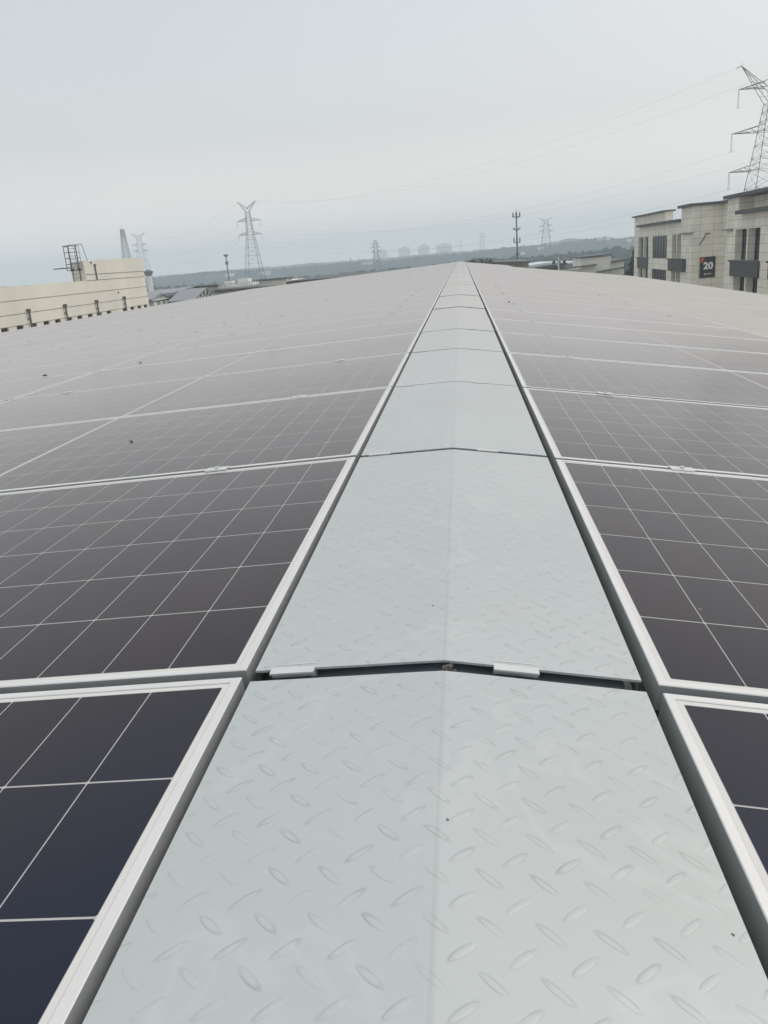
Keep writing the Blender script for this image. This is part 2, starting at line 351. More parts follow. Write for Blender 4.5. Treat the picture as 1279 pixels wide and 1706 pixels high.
MB().prism([(XL+.03, XL*SL*1.0-DROP-.012), (0, -.32), (XR-.03, -XR*SR-DROP-.012), (XR-.03, -12.5), (XL+.03, -12.5)], Y0R+.02, Y1R-.02).build('wall', M_beige, building)
for sx, xx, zz in ((-1, XL, XL*SL), (1, XR, -XR*SR)):
    MB().prism([(xx, zz-DROP+.035), (xx+sx*.05, zz-DROP+.035), (xx+sx*.05, zz-DROP-.22), (xx, zz-DROP-.22)], Y0R, Y1R).build('eave_trim', M_roof, building)

# ------------------------------------------------------------------ ridge walkway plates
PITCH, J0 = 1.154, .89296
ORD = ['zeroth','first','second','third','fourth','fifth','sixth','seventh','eighth','ninth','tenth','eleventh','twelfth','thirteenth','fourteenth','fifteenth','sixteenth','seventeenth','eighteenth','nineteenth']
def ordinal(n):
    if n < 20: return ORD[n]
    tens = {2: 'twent', 3: 'thirt', 4: 'fort'}[n//10]
    return tens + 'ieth' if n % 10 == 0 else tens + 'y-' + ORD[n % 10]
HW, SW = .2411, .0918
PL = PITCH - .017
def plate_mesh():
    mb = MB(); t = .003; n = 10
    top = []
    for i in range(-n, n+1):
        x = HW*i/n; z = -SW*math.sqrt(x*x+.000016)
        top.append((x, z))
    prof = top + [(HW, top[-1][1]-.028)] + [(HW-t, top[-1][1]-.028)] + [(x*(HW-t)/HW, z-t) for x, z in reversed(top)] + [(-HW+t, top[0][1]-.028), (-HW, top[0][1]-.028)]
    # top skin and thickness, quads along Y
    k = len(prof)
    for i in range(k):
        a, b_ = prof[i], prof[(i+1) % k]
        mb.quad((a[0], 0, a[1]), (b_[0], 0, b_[1]), (b_[0], PL, b_[1]), (a[0], PL, a[1]))
    # end caps: just the 3 mm thickness and the side flanges
    for y in (0, PL):
        for i in range(2*n):
            a, b_ = top[i], top[i+1]; p = [(a[0], y, a[1]), (b_[0], y, b_[1]), (b_[0], y, b_[1]-t), (a[0], y, a[1]-t)]
            mb.quad(*(p if y else reversed(p)))
    return mb.mesh('plate', M_plate)
def bracket_mesh(x0, x1, side):
    # folded clip: tongue lying on the near plate, riser standing in the gap
    mb = MB(); z = lambda x: -SW*abs(x)
    def slab(ya, yb, za, zb):
        v = [(x, y, z(x)+zz) for x in (x0, x1) for y in (ya, yb) for zz in (za, zb)]
        n = len(mb.v); mb.v += v
        mb.f += [tuple(n+i for i in q) for q in ((0,1,3,2),(4,6,7,5),(0,4,5,1),(2,3,7,6),(1,5,7,3),(0,2,6,4))]
    slab(-.016, -.001, .0006, .0030); slab(-.001, .0105, -.0100, -.0080); slab(.0105, .0125, -.018, .0006); slab(-.0025, -.001, -.010, .0006)
    return mb.mesh('clip', M_clamp)
def gap_lightener_mesh():  # blue-grey sheet added under each joint so the shaded gap looks less black
    mb = MB(); n = 6
    for i in range(-n, n):
        xa, xb = .225*i/n, .225*(i+1)/n; za, zb = -SW*abs(xa)-.0185, -SW*abs(xb)-.0185
        mb.quad((xa, PL-.05, za), (xb, PL-.05, zb), (xb, PL+.06, zb), (xa, PL+.06, za))
    return mb.mesh('gap_lightener', M_under)
gap_lightener_me = gap_lightener_mesh()
plate_me = plate_mesh(); clipA = bracket_mesh(-.219, -.163, -1); clipB = bracket_mesh(.061, .116, 1)
first = None
for k in range(-1, 40):
    n = k + 2
    if n == 1: lab = 'pale grey checker plate of the ridge walkway, nearest the camera, filling the lower photo'
    else: lab = '%s checker plate of the ridge walkway counting from the camera' % ordinal(n)
    rnd = random.Random(k+50)
    dz = rnd.uniform(-.002, .002); ry = rnd.uniform(-.003, .003); rx = rnd.uniform(-.0013, .0013); dy = rnd.uniform(-.003, .003)
    if k <= 0: dz = ry = rx = 0; dy = -.006 if k < 0 else .004
    if k == 1: dz = ry = rx = 0; dy = .007
    if k == 2: dz = ry = rx = 0; dy = .0
    if first is None:
        o = thing('walkway_plate', lab, 'walkway plate', group='checker plates of the ridge walkway')
        link_mesh('tread', plate_me, o); link_mesh('gap_lightener', gap_lightener_me, o); link_mesh('clip', clipA, o); link_mesh('clip', clipB, o); first = o
    else:
        o = copy_tree(first); o['label'] = lab
    o.matrix_world = TM @ Matrix.Translation((0, J0 + k*PITCH + .0085 + dy, dz)) @ Matrix.Rotation(ry, 4, 'Y') @ Matrix.Rotation(rx, 4, 'X')

# ------------------------------------------------------------------ solar panels
def frame_mesh():
    mb = MB()
    # profile: distance in from the outer edge, height
    prof = [(.022, -.0335), (.022, -.035), (0, -.035), (0, -.0012), (.0010, 0), (LIP-.0012, 0), (LIP, -.0010), (LIP, -TOP-.004)]
    def ring(d, z): return [(d, d, z), (GL-d, d, z), (GL-d, GW-d, z), (d, GW-d, z)]
    rs = [ring(*q) for q in prof]
    for a, b_ in zip(rs, rs[1:]):
        for i in range(4): j = (i+1) % 4; mb.quad(a[i], a[j], b_[j], b_[i])
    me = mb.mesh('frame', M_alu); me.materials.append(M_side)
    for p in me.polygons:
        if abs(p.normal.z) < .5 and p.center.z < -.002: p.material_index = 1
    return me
frame_me = frame_mesh()
glass_me = MB().box(LIP-.002, GL-LIP+.002, LIP-.002, GW-LIP+.002, -.006, -TOP).mesh('glass', M_glass)
def clamp_me(u):
    mb = MB(); mb.box(u-.029, u+.029, -.0275, .0075, .0006, .0034); mb.box(u-.029, u+.029, -.012, -.0085, -.03, .0006); mb.bar((u, -.010, .0034), (u, -.010, .0085), .0055, 6)
    return mb.mesh('clamp', M_clamp)
cl_R = [clamp_me(.318), clamp_me(GL-.33)]; 
rail_me = MB().box(.30, .34, -.02, GW, -.075, -.0352).mesh('rail', M_rail)
rail_me2 = MB().box(GL-.36, GL-.32, -.02, GW, -.075, -.0352).mesh('rail', M_rail)
ROWS, CP = 39, 2.292
def clamp_me_L(u):   # the left panels are the same module turned half round
    mb = MB(); mb.box(u-.029, u+.029, GW-.0075, GW+.0275, .0006, .0034); mb.box(u-.029, u+.029, GW+.0085, GW+.012, -.03, .0006); mb.bar((u, GW+.010, .0034), (u, GW+.010, .0085), .0055, 6)
    return mb.mesh('clamp', M_clamp)
cl_L = [clamp_me_L(.378), clamp_me_L(GL-.34)]
protoR = protoL = None; protoR_far = protoL_far = None
def make_panel(cl, clamps=True):
    o = thing('solar_panel', 'x', 'solar panel', group='solar panels in rows on the roof')
    link_mesh('frame', frame_me, o); link_mesh('glass', glass_me, o)
    if clamps:
        for c in cl: link_mesh('clamp', c, o)
        link_mesh('rail', rail_me, o); link_mesh('rail', rail_me2, o)
    return o
PROTO = {}
COLN = ['', 'touching the walkway', 'second out', 'third out', 'fourth out', 'outermost along the eave']
for side in (-1, 1):
    s, e, u0 = (SL, .00798, .2526) if side < 0 else (SR, -.00037, .2615)
    th = math.atan(s)
    for c in range(5 if side < 0 else 1):
        for k in range(-1, ROWS):
            n = k + 2
            which = 'left' if side < 0 else 'right'
            if side > 0: lab = 'dark solar panel bordering the walkway\'s right edge, %s from the camera' % ordinal(n)
            else:
                lab = 'dark solar panel left of the walkway, %s row from the camera, %s' % (ordinal(n), COLN[c+1])
                if n == 1 and c == 0: lab = 'dark solar panel left of the walkway in the nearest row, cells sharply visible'
            if n == 1 and c > 0: continue            # outside the picture
            key = (side, k <= 12)
            if key not in PROTO: o = PROTO[key] = make_panel(cl_L if side < 0 else cl_R, k <= 12)
            else: o = copy_tree(PROTO[key])
            o['label'] = lab
            rnd = random.Random(k*7+c*31+side)
            jz, jr, jx = rnd.uniform(-.0006, .0006), rnd.uniform(-.0004, .0004), rnd.uniform(-.0006, .0006)
            if k < 0: jz = jr = jx = 0
            u = u0 + c*CP
            if side > 0: m = Matrix.Translation((u, J0+(k)*PITCH + .010, e-s*u+jz)) @ Matrix.Rotation(th+jr, 4, 'Y') @ Matrix.Rotation(jx, 4, 'X')
            else: m = Matrix.Translation((-u, J0+(k+1)*PITCH - .010, e-s*u+jz)) @ Matrix.Rotation(-th+jr, 4, 'Y') @ Matrix.Rotation(jx, 4, 'X') @ Matrix.Rotation(math.pi, 4, 'Z')
            o.matrix_world = TM @ m

# small stray bits on the roof
def stray(name, x, y, z, r, m, label, cat, seed, sq=.6):
    mb = MB(); rnd = random.Random(seed)
    for i in range(4): mb.blob((rnd.uniform(-r, r)*.7, rnd.uniform(-r, r)*.7, r*sq*.7), r*rnd.uniform(.4, .8), sq, seed+i, .35)
    o = mb.build(name, m); tag(o, label, cat); o.matrix_world = TM @ Matrix.Translation((x, y, z)); return o
M_pebble = mat('pebble_stone', (.16, .15, .13), .9, vary=.3, scale=90)
M_drop = mat('dried_dropping', (.5, .49, .45), .9, vary=.3, scale=90)
def zl(x): return .00798 - SL*abs(x) - TOP
stray('pebble', -1.094, 2.604, zl(1.094), .008, M_pebble, 'small dark crumb lying alone on the left panel in the third row', 'pebble', 3)
stray('pebble', -2.978, 5.63, zl(2.978)+.001, .013, M_pebble, 'dark crumb far out on the left panels near the photo edge', 'pebble', 5)
stray('pebble', -2.29, 5.72, zl(2.27)+.001, .013, M_pebble, 'dark crumb on a left panel beside a diagonal panel joint', 'pebble', 9)
stray('pebble', .545, 9.2, -.00037-SR*.545, .014, M_pebble, 'dark crumb far up on the right-hand panels close to the walkway', 'pebble', 12)
mb = MB()
for i in range(40):
    rnd = random.Random(i+300); mb.blob((rnd.gauss(0, .0035), rnd.gauss(0, .005), rnd.uniform(-.012, -.001)), rnd.uniform(.001, .0024), .8, i, .4)
o = mb.build('debris_clump', M_pebble); tag(o, 'crumbly dark clump stuck in the first walkway joint at the crease', 'debris'); o.matrix_world = TM @ Matrix.Translation((.004, J0+.001, .0))
for i, (x, y, lb) in enumerate(((-.02, 1.071, 'tiny dark speck on the second walkway plate near its crease'), (.009, .608, 'tiny dark speck just right of the crease on the nearest plate'), (.2285, .514, 'tiny dark flake at the right edge of the nearest walkway plate'))):
    stray('grit_speck', x, y, -SW*abs(x)+.0002, .0012, M_pebble, lb, 'grit', 20+i, .4)

# ------------------------------------------------------------------ ground and hills
def hnoise(x, y, s, o=0): return noise.noise(Vector((x*s+o, y*s-o, o*.37)))
M_ground = mat('ground_mix', (.24, .24, .22), .95, vary=.45, scale=.02, detail=8)
g = MB().quad((-1900, -250, -12.6), (1900, -250, -12.6), (1900, 2200, -12.6), (-1900, 2200, -12.6)).build('ground', M_ground); tag(g, kind='structure')
M_hill = bpy.data.materials.new('wooded_hillside'); M_hill.use_nodes = True
def foliage(name, c1, c2, sc):
    m = bpy.data.materials.new(name); m.use_nodes = True; t = m.node_tree; b = t.nodes['Principled BSDF']
    tc = N(t, 'ShaderNodeTexCoord'); n = N(t, 'ShaderNodeTexNoise'); n.inputs['Scale'].default_value = sc; n.inputs['Detail'].default_value = 7; n.inputs['Roughness'].default_value = .7
    t.links.new(tc.outputs['Object'], n.inputs['Vector']); r = N(t, 'ShaderNodeValToRGB'); t.links.new(n.outputs[0], r.inputs[0])
    r.color_ramp.elements[0].position = .35; r.color_ramp.elements[0].color = (*c1, 1); r.color_ramp.elements[1].position = .65; r.color_ramp.elements[1].color = (*c2, 1)
    t.links.new(r.outputs[0], b.inputs['Base Color']); b.inputs['Roughness'].default_value = .95; b.inputs['Specular IOR Level'].default_value = .1
    return m
M_hill = foliage('wooded_hillside', (.010, .024, .026), (.028, .046, .040), .05)
M_leaf = foliage('tree_foliage', (.012, .027, .018), (.036, .062, .034), .8)
def interp(tab, x):
    if x <= tab[0][0]: return tab[0][1]
    for (a, b_), (c, d) in zip(tab, tab[1:]):
        if x <= c: return b_ + (d-b_)*(x-a)/(c-a)
    return tab[-1][1]
FAR = [(-900, 3), (-573, 3.7), (-475, 2.2), (-425, 1.3), (-379, -.5), (-341, .4), (-311, 1.6), (-266, 0.2), (-229, -.9), (-207, -1.2), (-148, -1.0), (-105, -1.5), (-48, -1), (-3, -.5), (30, 0), (50, 1.6), (78, 1.4), (105, 3.0), (126, 3.8), (160, 4.0), (177, 1.0), (187, 1.8), (198, 2.8), (260, 3), (344, 2), (900, 4)]
NEAR = [(-500, -3), (-299, -3), (-198, -5.3), (-139, -5.6), (-100, -5.6), (-78, -6), (-55, -5.6), (-25, -5), (-2, -4.6), (26, -4.4), (48, -4.5), (65, -3.9), (83, -3.5), (103, -3.0), (135, -2.4), (179, -2), (500, -1)]
def hill(tab, Yc, depth, x0, x1, name, step, amp, sc, seed):
    mb = MB(); nx = int((x1-x0)/step); ny = 9
    for j in range(ny):
        v = j/(ny-1); y = Yc - depth + 2*depth*v; prof = math.sin(math.pi*v)
        for i in range(nx+1):
            x = x0 + (x1-x0)*i/nx; top = interp(tab, x*1000/Yc if tab is FAR else x) + 12.6
            z = -12.8 + top*prof**.8 + amp*prof*(hnoise(x, y, sc, seed) + .6*hnoise(x, y, sc*3.1, seed+4) + .45*random.Random(i*31+j).uniform(-1, 1))
            mb.v.append((x, y + hnoise(x, 0, .01, seed)*20, z))
    for j in range(ny-1):
        for i in range(nx): a = j*(nx+1)+i; mb.f.append((a, a+1, a+nx+2, a+nx+1))
    return tag(mb.build(name, M_hill), kind='structure')
hill(FAR, 1000, 90, -950, 900, 'hills', 3.0, 1.3, .03, 2.0)
hill([(a, b_+5) for a, b_ in ((-900, -3), (900, -3))], 1500, 120, -1400, 1300, 'far_hills', 6, 2, .02, 5.0)
# far-off woods: crowns nobody could count, one mass
def woods(tab, Yc, dy, x0, x1, n, rmin, rmax, seed, label, nm):
    rnd = random.Random(seed); mb = MB()
    for i in range(n):
        x = rnd.uniform(x0, x1); y = Yc + rnd.uniform(-dy, dy); top = interp(tab, x) + rnd.gauss(0, .45) - abs(y-Yc)*.02
        r = rnd.uniform(rmin, rmax)
        for q in range(3): mb.blob((x+rnd.uniform(-r, r)*.6, y+rnd.uniform(-r, r)*.6, top-r*rnd.uniform(.8, 1.6)), r*rnd.uniform(.5, .9), .9, seed+i*3+q, .35)
        mb.blob((x, y, top-2.4*r), r*1.5, 1, seed+i, .3)
    return tag(mb.build(nm, M_leaf), label, 'trees', kind='stuff')
woods([(a, b_+.6) for a, b_ in FAR], 985, 12, -480, 330, 620, 1.3, 2.6, 5, 'thin line of trees along the crest of the far hill', 'treeline')
woods(NEAR, 520, 45, -330, 260, 900, 2.0, 3.8, 11, 'broad dark band of far-off woodland below the hills', 'forest')
woods([(-200, -7), (0, -7.5), (40, -6.2), (70, -5.2), (160, -4)], 330, 30, -190, 150, 420, 1.6, 2.8, 77, 'nearer belt of dark woodland behind the factory roofs', 'forest')

# scattered far houses on the hill slopes
def slope_at(x, z):
    """distance at which the near side of the far hill reaches height z"""
    top = interp(FAR, x) + 12.6; q = max(0, min(.97, (z+12.8)/top)); return 910 + 180*math.asin(q**(1/.8))/math.pi - 4
def house(x, y, z, wd, dp, h, label, roofm=M_greyroof, wallm=M_white):
    k = 930/y; x *= k; z = .48+(z-.48)*k; wd *= k*.55; h *= .8; y = slope_at(x, z)
    o = thing('distant_house', label, 'house', (x, y, z), 'tiny pale buildings scattered on the hillside')
    MB().box(-wd/2, wd/2, -dp/2, dp/2, -2.5, h).build('wall', wallm, o)
    MB().prism([(-wd/2-.4, h), (0, h+wd*.05), (wd/2+.4, h)], -dp/2-.4, dp/2+.4).build('roof', roofm, o)
HS = [(100, 760, 2.6, 34, 10, 2.0, 'long pale shed highest on the hillside below the ridge'), (78, 700, 1.2, 22, 9, 1.6, 'pale low house left of the long hillside shed'), (122, 720, 1.8, 20, 9, 1.8, 'short white house right of the long hillside shed'),
      (60, 640, -1.2, 8, 7, 1.8, 'small white house below the small pylon on the right hillside'), (110, 560, -1.0, 5, 6, 3.0, 'narrow white block standing in the woods above the beige building'), (40, 560, -3.0, 5, 6, 1.6, 'tiny white house low beside the antenna mast'),
      (-168, 700, -3.4, 16, 9, 2.6, 'white house on the left hill behind the balustraded roof'), (-150, 640, -4.2, 8, 8, 2.4, 'second pale house on the left hill beside the big pylon'), (-205, 720, -2.5, 12, 9, 1.6, 'pale low house left of the mast on the left hill'), (-92, 800, -2.6, 18, 10, 1.4, 'faint pale house on the hill left of the small centre pylon')]
for a in HS: house(*a)
# faint apartment blocks far beyond
for i, (x, wd, h, lb) in enumerate(((-126, 26, 14, 'faint grey apartment slab, left end of the hazy row'), (-88, 22, 16, 'faint grey apartment slab second in the hazy row'), (-58, 22, 17, 'faint grey apartment slab in the middle of the hazy row'), (-26, 30, 17, 'broad faint apartment slab at the hazy row\'s right end'))):
    o = thing('apartment_block', lb, 'apartment block', (x*1.38, 1840, -12.6), 'faint far apartment blocks in the haze')
    wd *= 1.38; h = h*1.2+1
    mb = MB().box(-wd*.4, wd*.4, -7, 7, 0, h+12-i*.4)
    mb.build('wall', M_white, o); MB().box(-wd*.15, wd*.15, -5, 5, h+12-i*.4, h+14-i*.4).build('roof_hut', M_conc, o)


# ------------------------------------------------------------------ tiled office building on the right
FX = 22.0; GZ = -12.5
off = thing('office_building', 'beige tiled office block with dark copings and a number 20 sign', 'building', (0, 0, 0))
body = MB()
def wall_with_openings(mb, x, ya, yb, z0, z1, ops, depth=.78):
    """wall plane facing -X from ya to yb with recessed openings (y0, y1, zb, zt)"""
    ys = sorted({ya, yb} | {v for o in ops for v in o[:2]}); zs = sorted({z0, z1} | {v for o in ops for v in o[2:4]})
    for a, b_ in zip(ys, ys[1:]):
        for c, d in zip(zs, zs[1:]):
            ym, zm = (a+b_)/2, (c+d)/2
            if any(o[0] < ym < o[1] and o[2] < zm < o[3] for o in ops): continue
            mb.quad((x, b_, c), (x, a, c), (x, a, d), (x, b_, d))
    for y0, y1, zb, zt in ops:
        q = x + depth
        mb.quad((x, y0, zb), (x, y0, zt), (q, y0, zt), (q, y0, zb)); mb.quad((x, y1, zb), (q, y1, zb), (q, y1, zt), (x, y1, zt))
        mb.quad((x, y0, zb), (q, y0, zb), (q, y1, zb), (x, y1, zb)); mb.quad((x, y0, zt), (x, y1, zt), (q, y1, zt), (q, y0, zt))
FLOORS = [(-1.85, .52), (-5.42, -3.05), (-8.99, -6.62)]
def wins(lst): return [(a, b_, zb, zt) for a, b_ in lst for zb, zt in FLOORS]
A_w = [(102.9, 108.5), (87.9, 91.5)]; A_flush = [(93.8, 100.3)]
C_w = [(65.3, 71.0), (56.6, 62.3), (47.9, 53.6), (39.2, 44.9)]
wall_with_openings(body, FX, 84.0, 111.0, GZ, 1.82, wins(A_w), .45)
# flush bay is cut too, shallow
body2 = MB(); 
wall_with_openings(body2, FX+2.8, 73.3, 84.0, GZ, 2.95, [], 0)      # recessed strip with the sign
wall_with_openings(body2, FX, 34.0, 73.3, GZ, 1.82, wins(C_w), .62)
body.quad((FX, 84, GZ), (FX+2.8, 84, GZ), (FX+2.8, 84, 2.93), (FX, 84, 2.93))
body.quad((FX+2.8, 73.3, GZ), (FX, 73.3, GZ), (FX, 73.3, 2.9), (FX+2.8, 73.3, 2.9))
body.quad((FX, 111, GZ), (FX, 111, 1.82), (FX+16, 111, 1.82), (FX+16, 111, GZ)); body.quad((FX, 34, GZ), (FX+16, 34, GZ), (FX+16, 34, 1.82), (FX, 34, 1.82))
body.quad((FX, 34, 1.80), (FX+16, 34, 1.80), (FX+16, 73.3, 1.80), (FX, 73.3, 1.80)); body.quad((FX, 84, 1.80), (FX+16, 84, 1.80), (FX+16, 111, 1.80), (FX, 111, 1.80)); body.quad((FX+2.8, 73.3, 1.80), (FX+16, 73.3, 1.80), (FX+16, 84, 1.80), (FX+2.8, 84, 1.80)); body.quad((FX+16, 34, GZ), (FX+16, 111, GZ), (FX+16, 111, 1.82), (FX+16, 34, 1.82))
body.v += []; o_ = body.build('wall', M_tile, off); body2.build('wall', M_tile, off)
# parapet blocks rising above the coping line
def parapet(x0, x1, y0, y1, z0, z1): MB().box(x0, x1, y0, y1, z0, z1).build('parapet', M_tile, off)
parapet(FX+.003, FX+.8, 94.8, 110.97, 1.821, 2.93); parapet(FX+.003, FX+2.79, 84.003, 88.0, 1.821, 2.93)
parapet(FX+2.803, FX+5, 73.31, 83.99, 2.0, 2.93); parapet(FX+.003, FX+2.79, 70.5, 73.297, 1.821, 2.93); parapet(FX+1.1, FX+3, 36, 70.5, 1.821, 2.9)
def coping(x0, x1, y0, y1, z, h=.26): MB().box(x0, x1, y0, y1, z, z+h).build('coping', M_slab, off)
coping(FX-.3, FX+1.0, 94.4, 111.3, 2.93, .16); coping(FX-.45, FX+.003, 88.1, 107.8, 1.70, .26)
coping(FX-.35, FX+5.2, 83.7, 88.3, 2.93); coping(FX+2.4, FX+5.2, 73.2, 83.69, 2.935)
coping(FX-.35, FX+5.2, 36, 73.5, 2.94); coping(FX-.55, FX+.003, 36, 69.6, 1.62, .30)
coping(FX-.28, FX+.003, 83.2, 87.3, .50, .07); coping(FX-.28, FX+.003, 71.6, 73.6, .50, .07)
# windows
def window(y0, y1, zb, zt, x, fins, flush=False):
    wn = MB().quad((x, y1, zb), (x, y0, zb), (x, y0, zt), (x, y1, zt)).build('window', M_pane, off)
    fr = MB(); fr.box(x-.06, x-.004, y0, y0+.07, zb, zt); fr.box(x-.06, x-.004, y1-.07, y1, zb, zt); fr.box(x-.06, x-.004, y0+.07, y1-.07, zt-.07, zt); fr.box(x-.06, x-.004, y0+.07, y1-.07, zb, zb+.07)
    fr.box(x-.05, x-.004, y0+.07, y1-.07, zb+1.55, zb+1.61)
    k = 4
    for i in range(1, k): yy = y0+(y1-y0)*i/k; fr.box(x-.052, x-.004, yy-.03, yy+.03, zb+.07, zb+1.55)
    fr.build('window_frame', M_dark, wn)
for a, b_ in A_w:
    for zb, zt in FLOORS: window(a, b_, zb, zt, FX+.445, 1)
for a, b_ in C_w:
    for zb, zt in FLOORS: window(a, b_, zb, zt, FX+.615, 1)
M_purple = mat('reflective_window', (.035, .028, .045), .2, 0, .5, vary=.5, scale=1.2)
for a, b_ in A_flush:
    for zb, zt in FLOORS:
        wn = MB().box(FX-.02, FX-.003, a, b_, zb, zt).build('window', M_purple, off)
        fr = MB()
        for i in range(6): yy = a + (b_-a-.1)*i/5; fr.box(FX-.06, FX-.021, yy, yy+.1, zb, zt)
        fr.build('window_frame', M_dark, wn)
# fins in the middle of the recessed bays, and charcoal spandrels
for (a, b_), dpt in [((102.9, 108.5), .445), ((87.9, 91.5), .445)] + [(q, .615) for q in C_w]:
    for zb, zt in FLOORS:
        m_ = a + (b_-a)*.49
        MB().box(FX+.004, FX+dpt-.065, m_-.16, m_+.16, zb+.003, zt-.003).build('fin', M_tile, off)
for a, b_, px_ in ((102.7, 108.9, .0), (85.8, 91.8, .28), (65.0, 71.6, .10), (56.3, 62.9, .1), (47.6, 54.2, .1), (38.9, 45.5, .1)):
    for zt in (-1.85, -5.42):
        MB().box(FX-.06-px_, FX-.003, a, b_, zt-1.20, zt).build('spandrel', M_spandrel, off)
        MB().box(FX-.16-px_, FX-.061-px_, a-.1, b_+.1, zt-.10, zt+.05).build('sill', M_slab, off)
# cable stub and bracket on the sign wall
MB().path([(22.68, 83.9, -.60), (22.95, 83.88, -.28), (23.12, 83.9, .0), (23.26, 83.9, .36)], .04).build('cable', M_dark, off)
MB().box(23.22, 23.72, 83.85, 83.95, .34, .41).build('bracket', M_dark, off)
# the sign
sgx0, sgx1, sgz0, sgz1, sy = 22.84, 24.26, -3.66, -1.75, 83.93
sign = thing('building_sign', 'dark navy sign reading 20 with an orange corner on the tiled wall', 'sign', (0, 0, 0))
M_navy = mat('sign_navy', (.020, .027, .036), .5, vary=.05, scale=2); M_org = mat('sign_orange', (.62, .10, .035), .5, vary=.05, scale=2); M_signw = mat('sign_white', (.85, .85, .85), .5, vary=.02, scale=2)
MB().box(sgx0, sgx1, sy-.05, sy+.03, sgz0, sgz1).build('board', M_navy, sign)
MB().poly([(sgx0+.04, sy-.054, sgz1-.06), (sgx0+.04, sy-.054, sgz1-.62), (sgx0+.22, sy-.054, sgz1-.42), (sgx0+.42, sy-.054, sgz1-.06)][::-1]).build('orange_corner', M_org, sign)
MB().poly([(sgx0+.24, sy-.056, sgz1-.50), (sgx0+.36, sy-.056, sgz1-.34), (sgx0+.46, sy-.056, sgz1-.50)]).build('orange_wedge', M_org, sign)
def text(body_, x, z, size, parent, name, off_=0.0):
    c = bpy.data.curves.new(name, 'FONT'); c.body = body_; c.size = size; c.offset = off_; c.extrude = .004; c.align_x = 'CENTER'; c.materials.append(M_signw)
    o = bpy.data.objects.new(name, c); COL.objects.link(o); o.location = (x, sy-.058, z); o.rotation_euler = (R(90), 0, 0); o.parent = parent
    c.space_character = 1.05
    return o
text('20', (sgx0+sgx1)/2+.06, sgz0+.80, .86, sign, 'number', .035)
MB().box(sgx0+.40, sgx0+.53, sy-.06, sy-.052, sgz0+.26, sgz0+.39).build('logo_mark', M_signw, sign)
mb = MB(); xx = sgx0+.60
for i, wd in enumerate((.07, .05, .08, .06, .07, .05)): mb.box(xx, xx+wd, sy-.06, sy-.052, sgz0+.29, sgz0+.29+(.08 if i % 2 else .065)); xx += wd+.018
mb.build('small_lettering', M_signw, sign)

# ------------------------------------------------------------------ rendered wall building on the left
lb = thing('rendered_building', 'long beige rendered factory on the left with a raised corner and small windows', 'building', (0, 0, 0))
WX = -30.0; WIN = [51.9, 53.85, 55.7, 57.55, 59.3, 61.15, 62.95, 64.85, 66.6, 68.5, 71.95, 73.7, 75.4, 76.95]
WIN = [35.9, 37.9, 39.9, 41.9, 43.9, 45.9, 47.9, 49.9] + WIN
mb = MB(); Lw = 77.9
def wallX(mb, x, ya, yb, z0, z1, ops, depth):       # plane facing +X
    ys = sorted({ya, yb} | {v for o in ops for v in o[:2]}); zs = sorted({z0, z1} | {v for o in ops for v in o[2:4]})
    for a, b_ in zip(ys, ys[1:]):
        for c, d in zip(zs, zs[1:]):
            if any(o[0] < (a+b_)/2 < o[1] and o[2] < (c+d)/2 < o[3] for o in ops): continue
            mb.quad((x, a, c), (x, b_, c), (x, b_, d), (x, a, d))
    for y0, y1, zb, zt in ops:
        q = x-depth
        mb.quad((x, y0, zb), (x, y0, zt), (q, y0, zt), (q, y0, zb)); mb.quad((x, y1, zb), (q, y1, zb), (q, y1, zt), (x, y1, zt))
        mb.quad((x, y0, zb), (q, y0, zb), (q, y1, zb), (x, y1, zb)); mb.quad((x, y0, zt), (x, y1, zt), (q, y1, zt), (q, y0, zt))
ops = [(y-.45, y+.45, -2.45, -1.96) for y in WIN]
wallX(mb, WX, 30, Lw, GZ, .62, ops, .12)
mb.quad((WX, Lw, GZ), (WX-22, Lw, GZ), (WX-22, Lw, .62), (WX, Lw, .62)); mb.quad((WX-22, 30, GZ), (WX, 30, GZ), (WX, 30, .62), (WX-22, 30, .62))
mb.quad((WX, 30, .62), (WX, Lw, .62), (WX-22, Lw, .62), (WX-22, 30, .62)); mb.quad((WX-22, Lw, GZ), (WX-22, 30, GZ), (WX-22, 30, .62), (WX-22, Lw, .62))
mb.build('wall', M_beige, lb)
n_ = len(mb.v)
tb = MB(); tb.v = [(WX-1.15, 65.3, .62), (WX-.002, 65.3, .62), (WX-.002, Lw-.002, .62), (WX-1.15, Lw-.002, .62), (WX-1.15, 65.3, 2.12), (WX-.002, 65.3, 2.16), (WX-.002, Lw-.002, 2.33), (WX-1.15, Lw-.002, 2.33)]
tb.f = [(0,3,2,1),(4,5,6,7),(0,1,5,4),(1,2,6,5),(2,3,7,6),(3,0,4,7)]
tb.build('raised_corner', M_beige, lb)
for zz in (-.30, -1.19): MB().box(WX+.001, WX+.016, 30, Lw-.01, zz-.018, zz+.018).build('joint_strip', M_groove, lb)
MB().box(WX-.001, WX+.014, 65.32, Lw-.01, 1.07, 1.12).build('joint_strip', M_groove, lb)
MB().box(WX-.001, WX+.014, 65.32, Lw-.01, .60, .645).build('joint_strip', M_groove, lb)
MB().box(WX+.001, WX+.02, 30, Lw-.01, -1.95, -1.925).build('joint_strip', M_groove, lb)
for y in WIN:
    wn = MB().quad((WX-.11, y-.45, -2.45), (WX-.11, y+.45, -2.45), (WX-.11, y+.45, -1.96), (WX-.11, y-.45, -2.0)).build('window', M_pane, lb)
    MB().box(WX-.109, WX-.07, y-.02, y+.02, -2.45, -2.0).box(WX-.109, WX-.07, y-.45, y-.41, -2.45, -2.0).build('window_frame', M_pipe, wn)
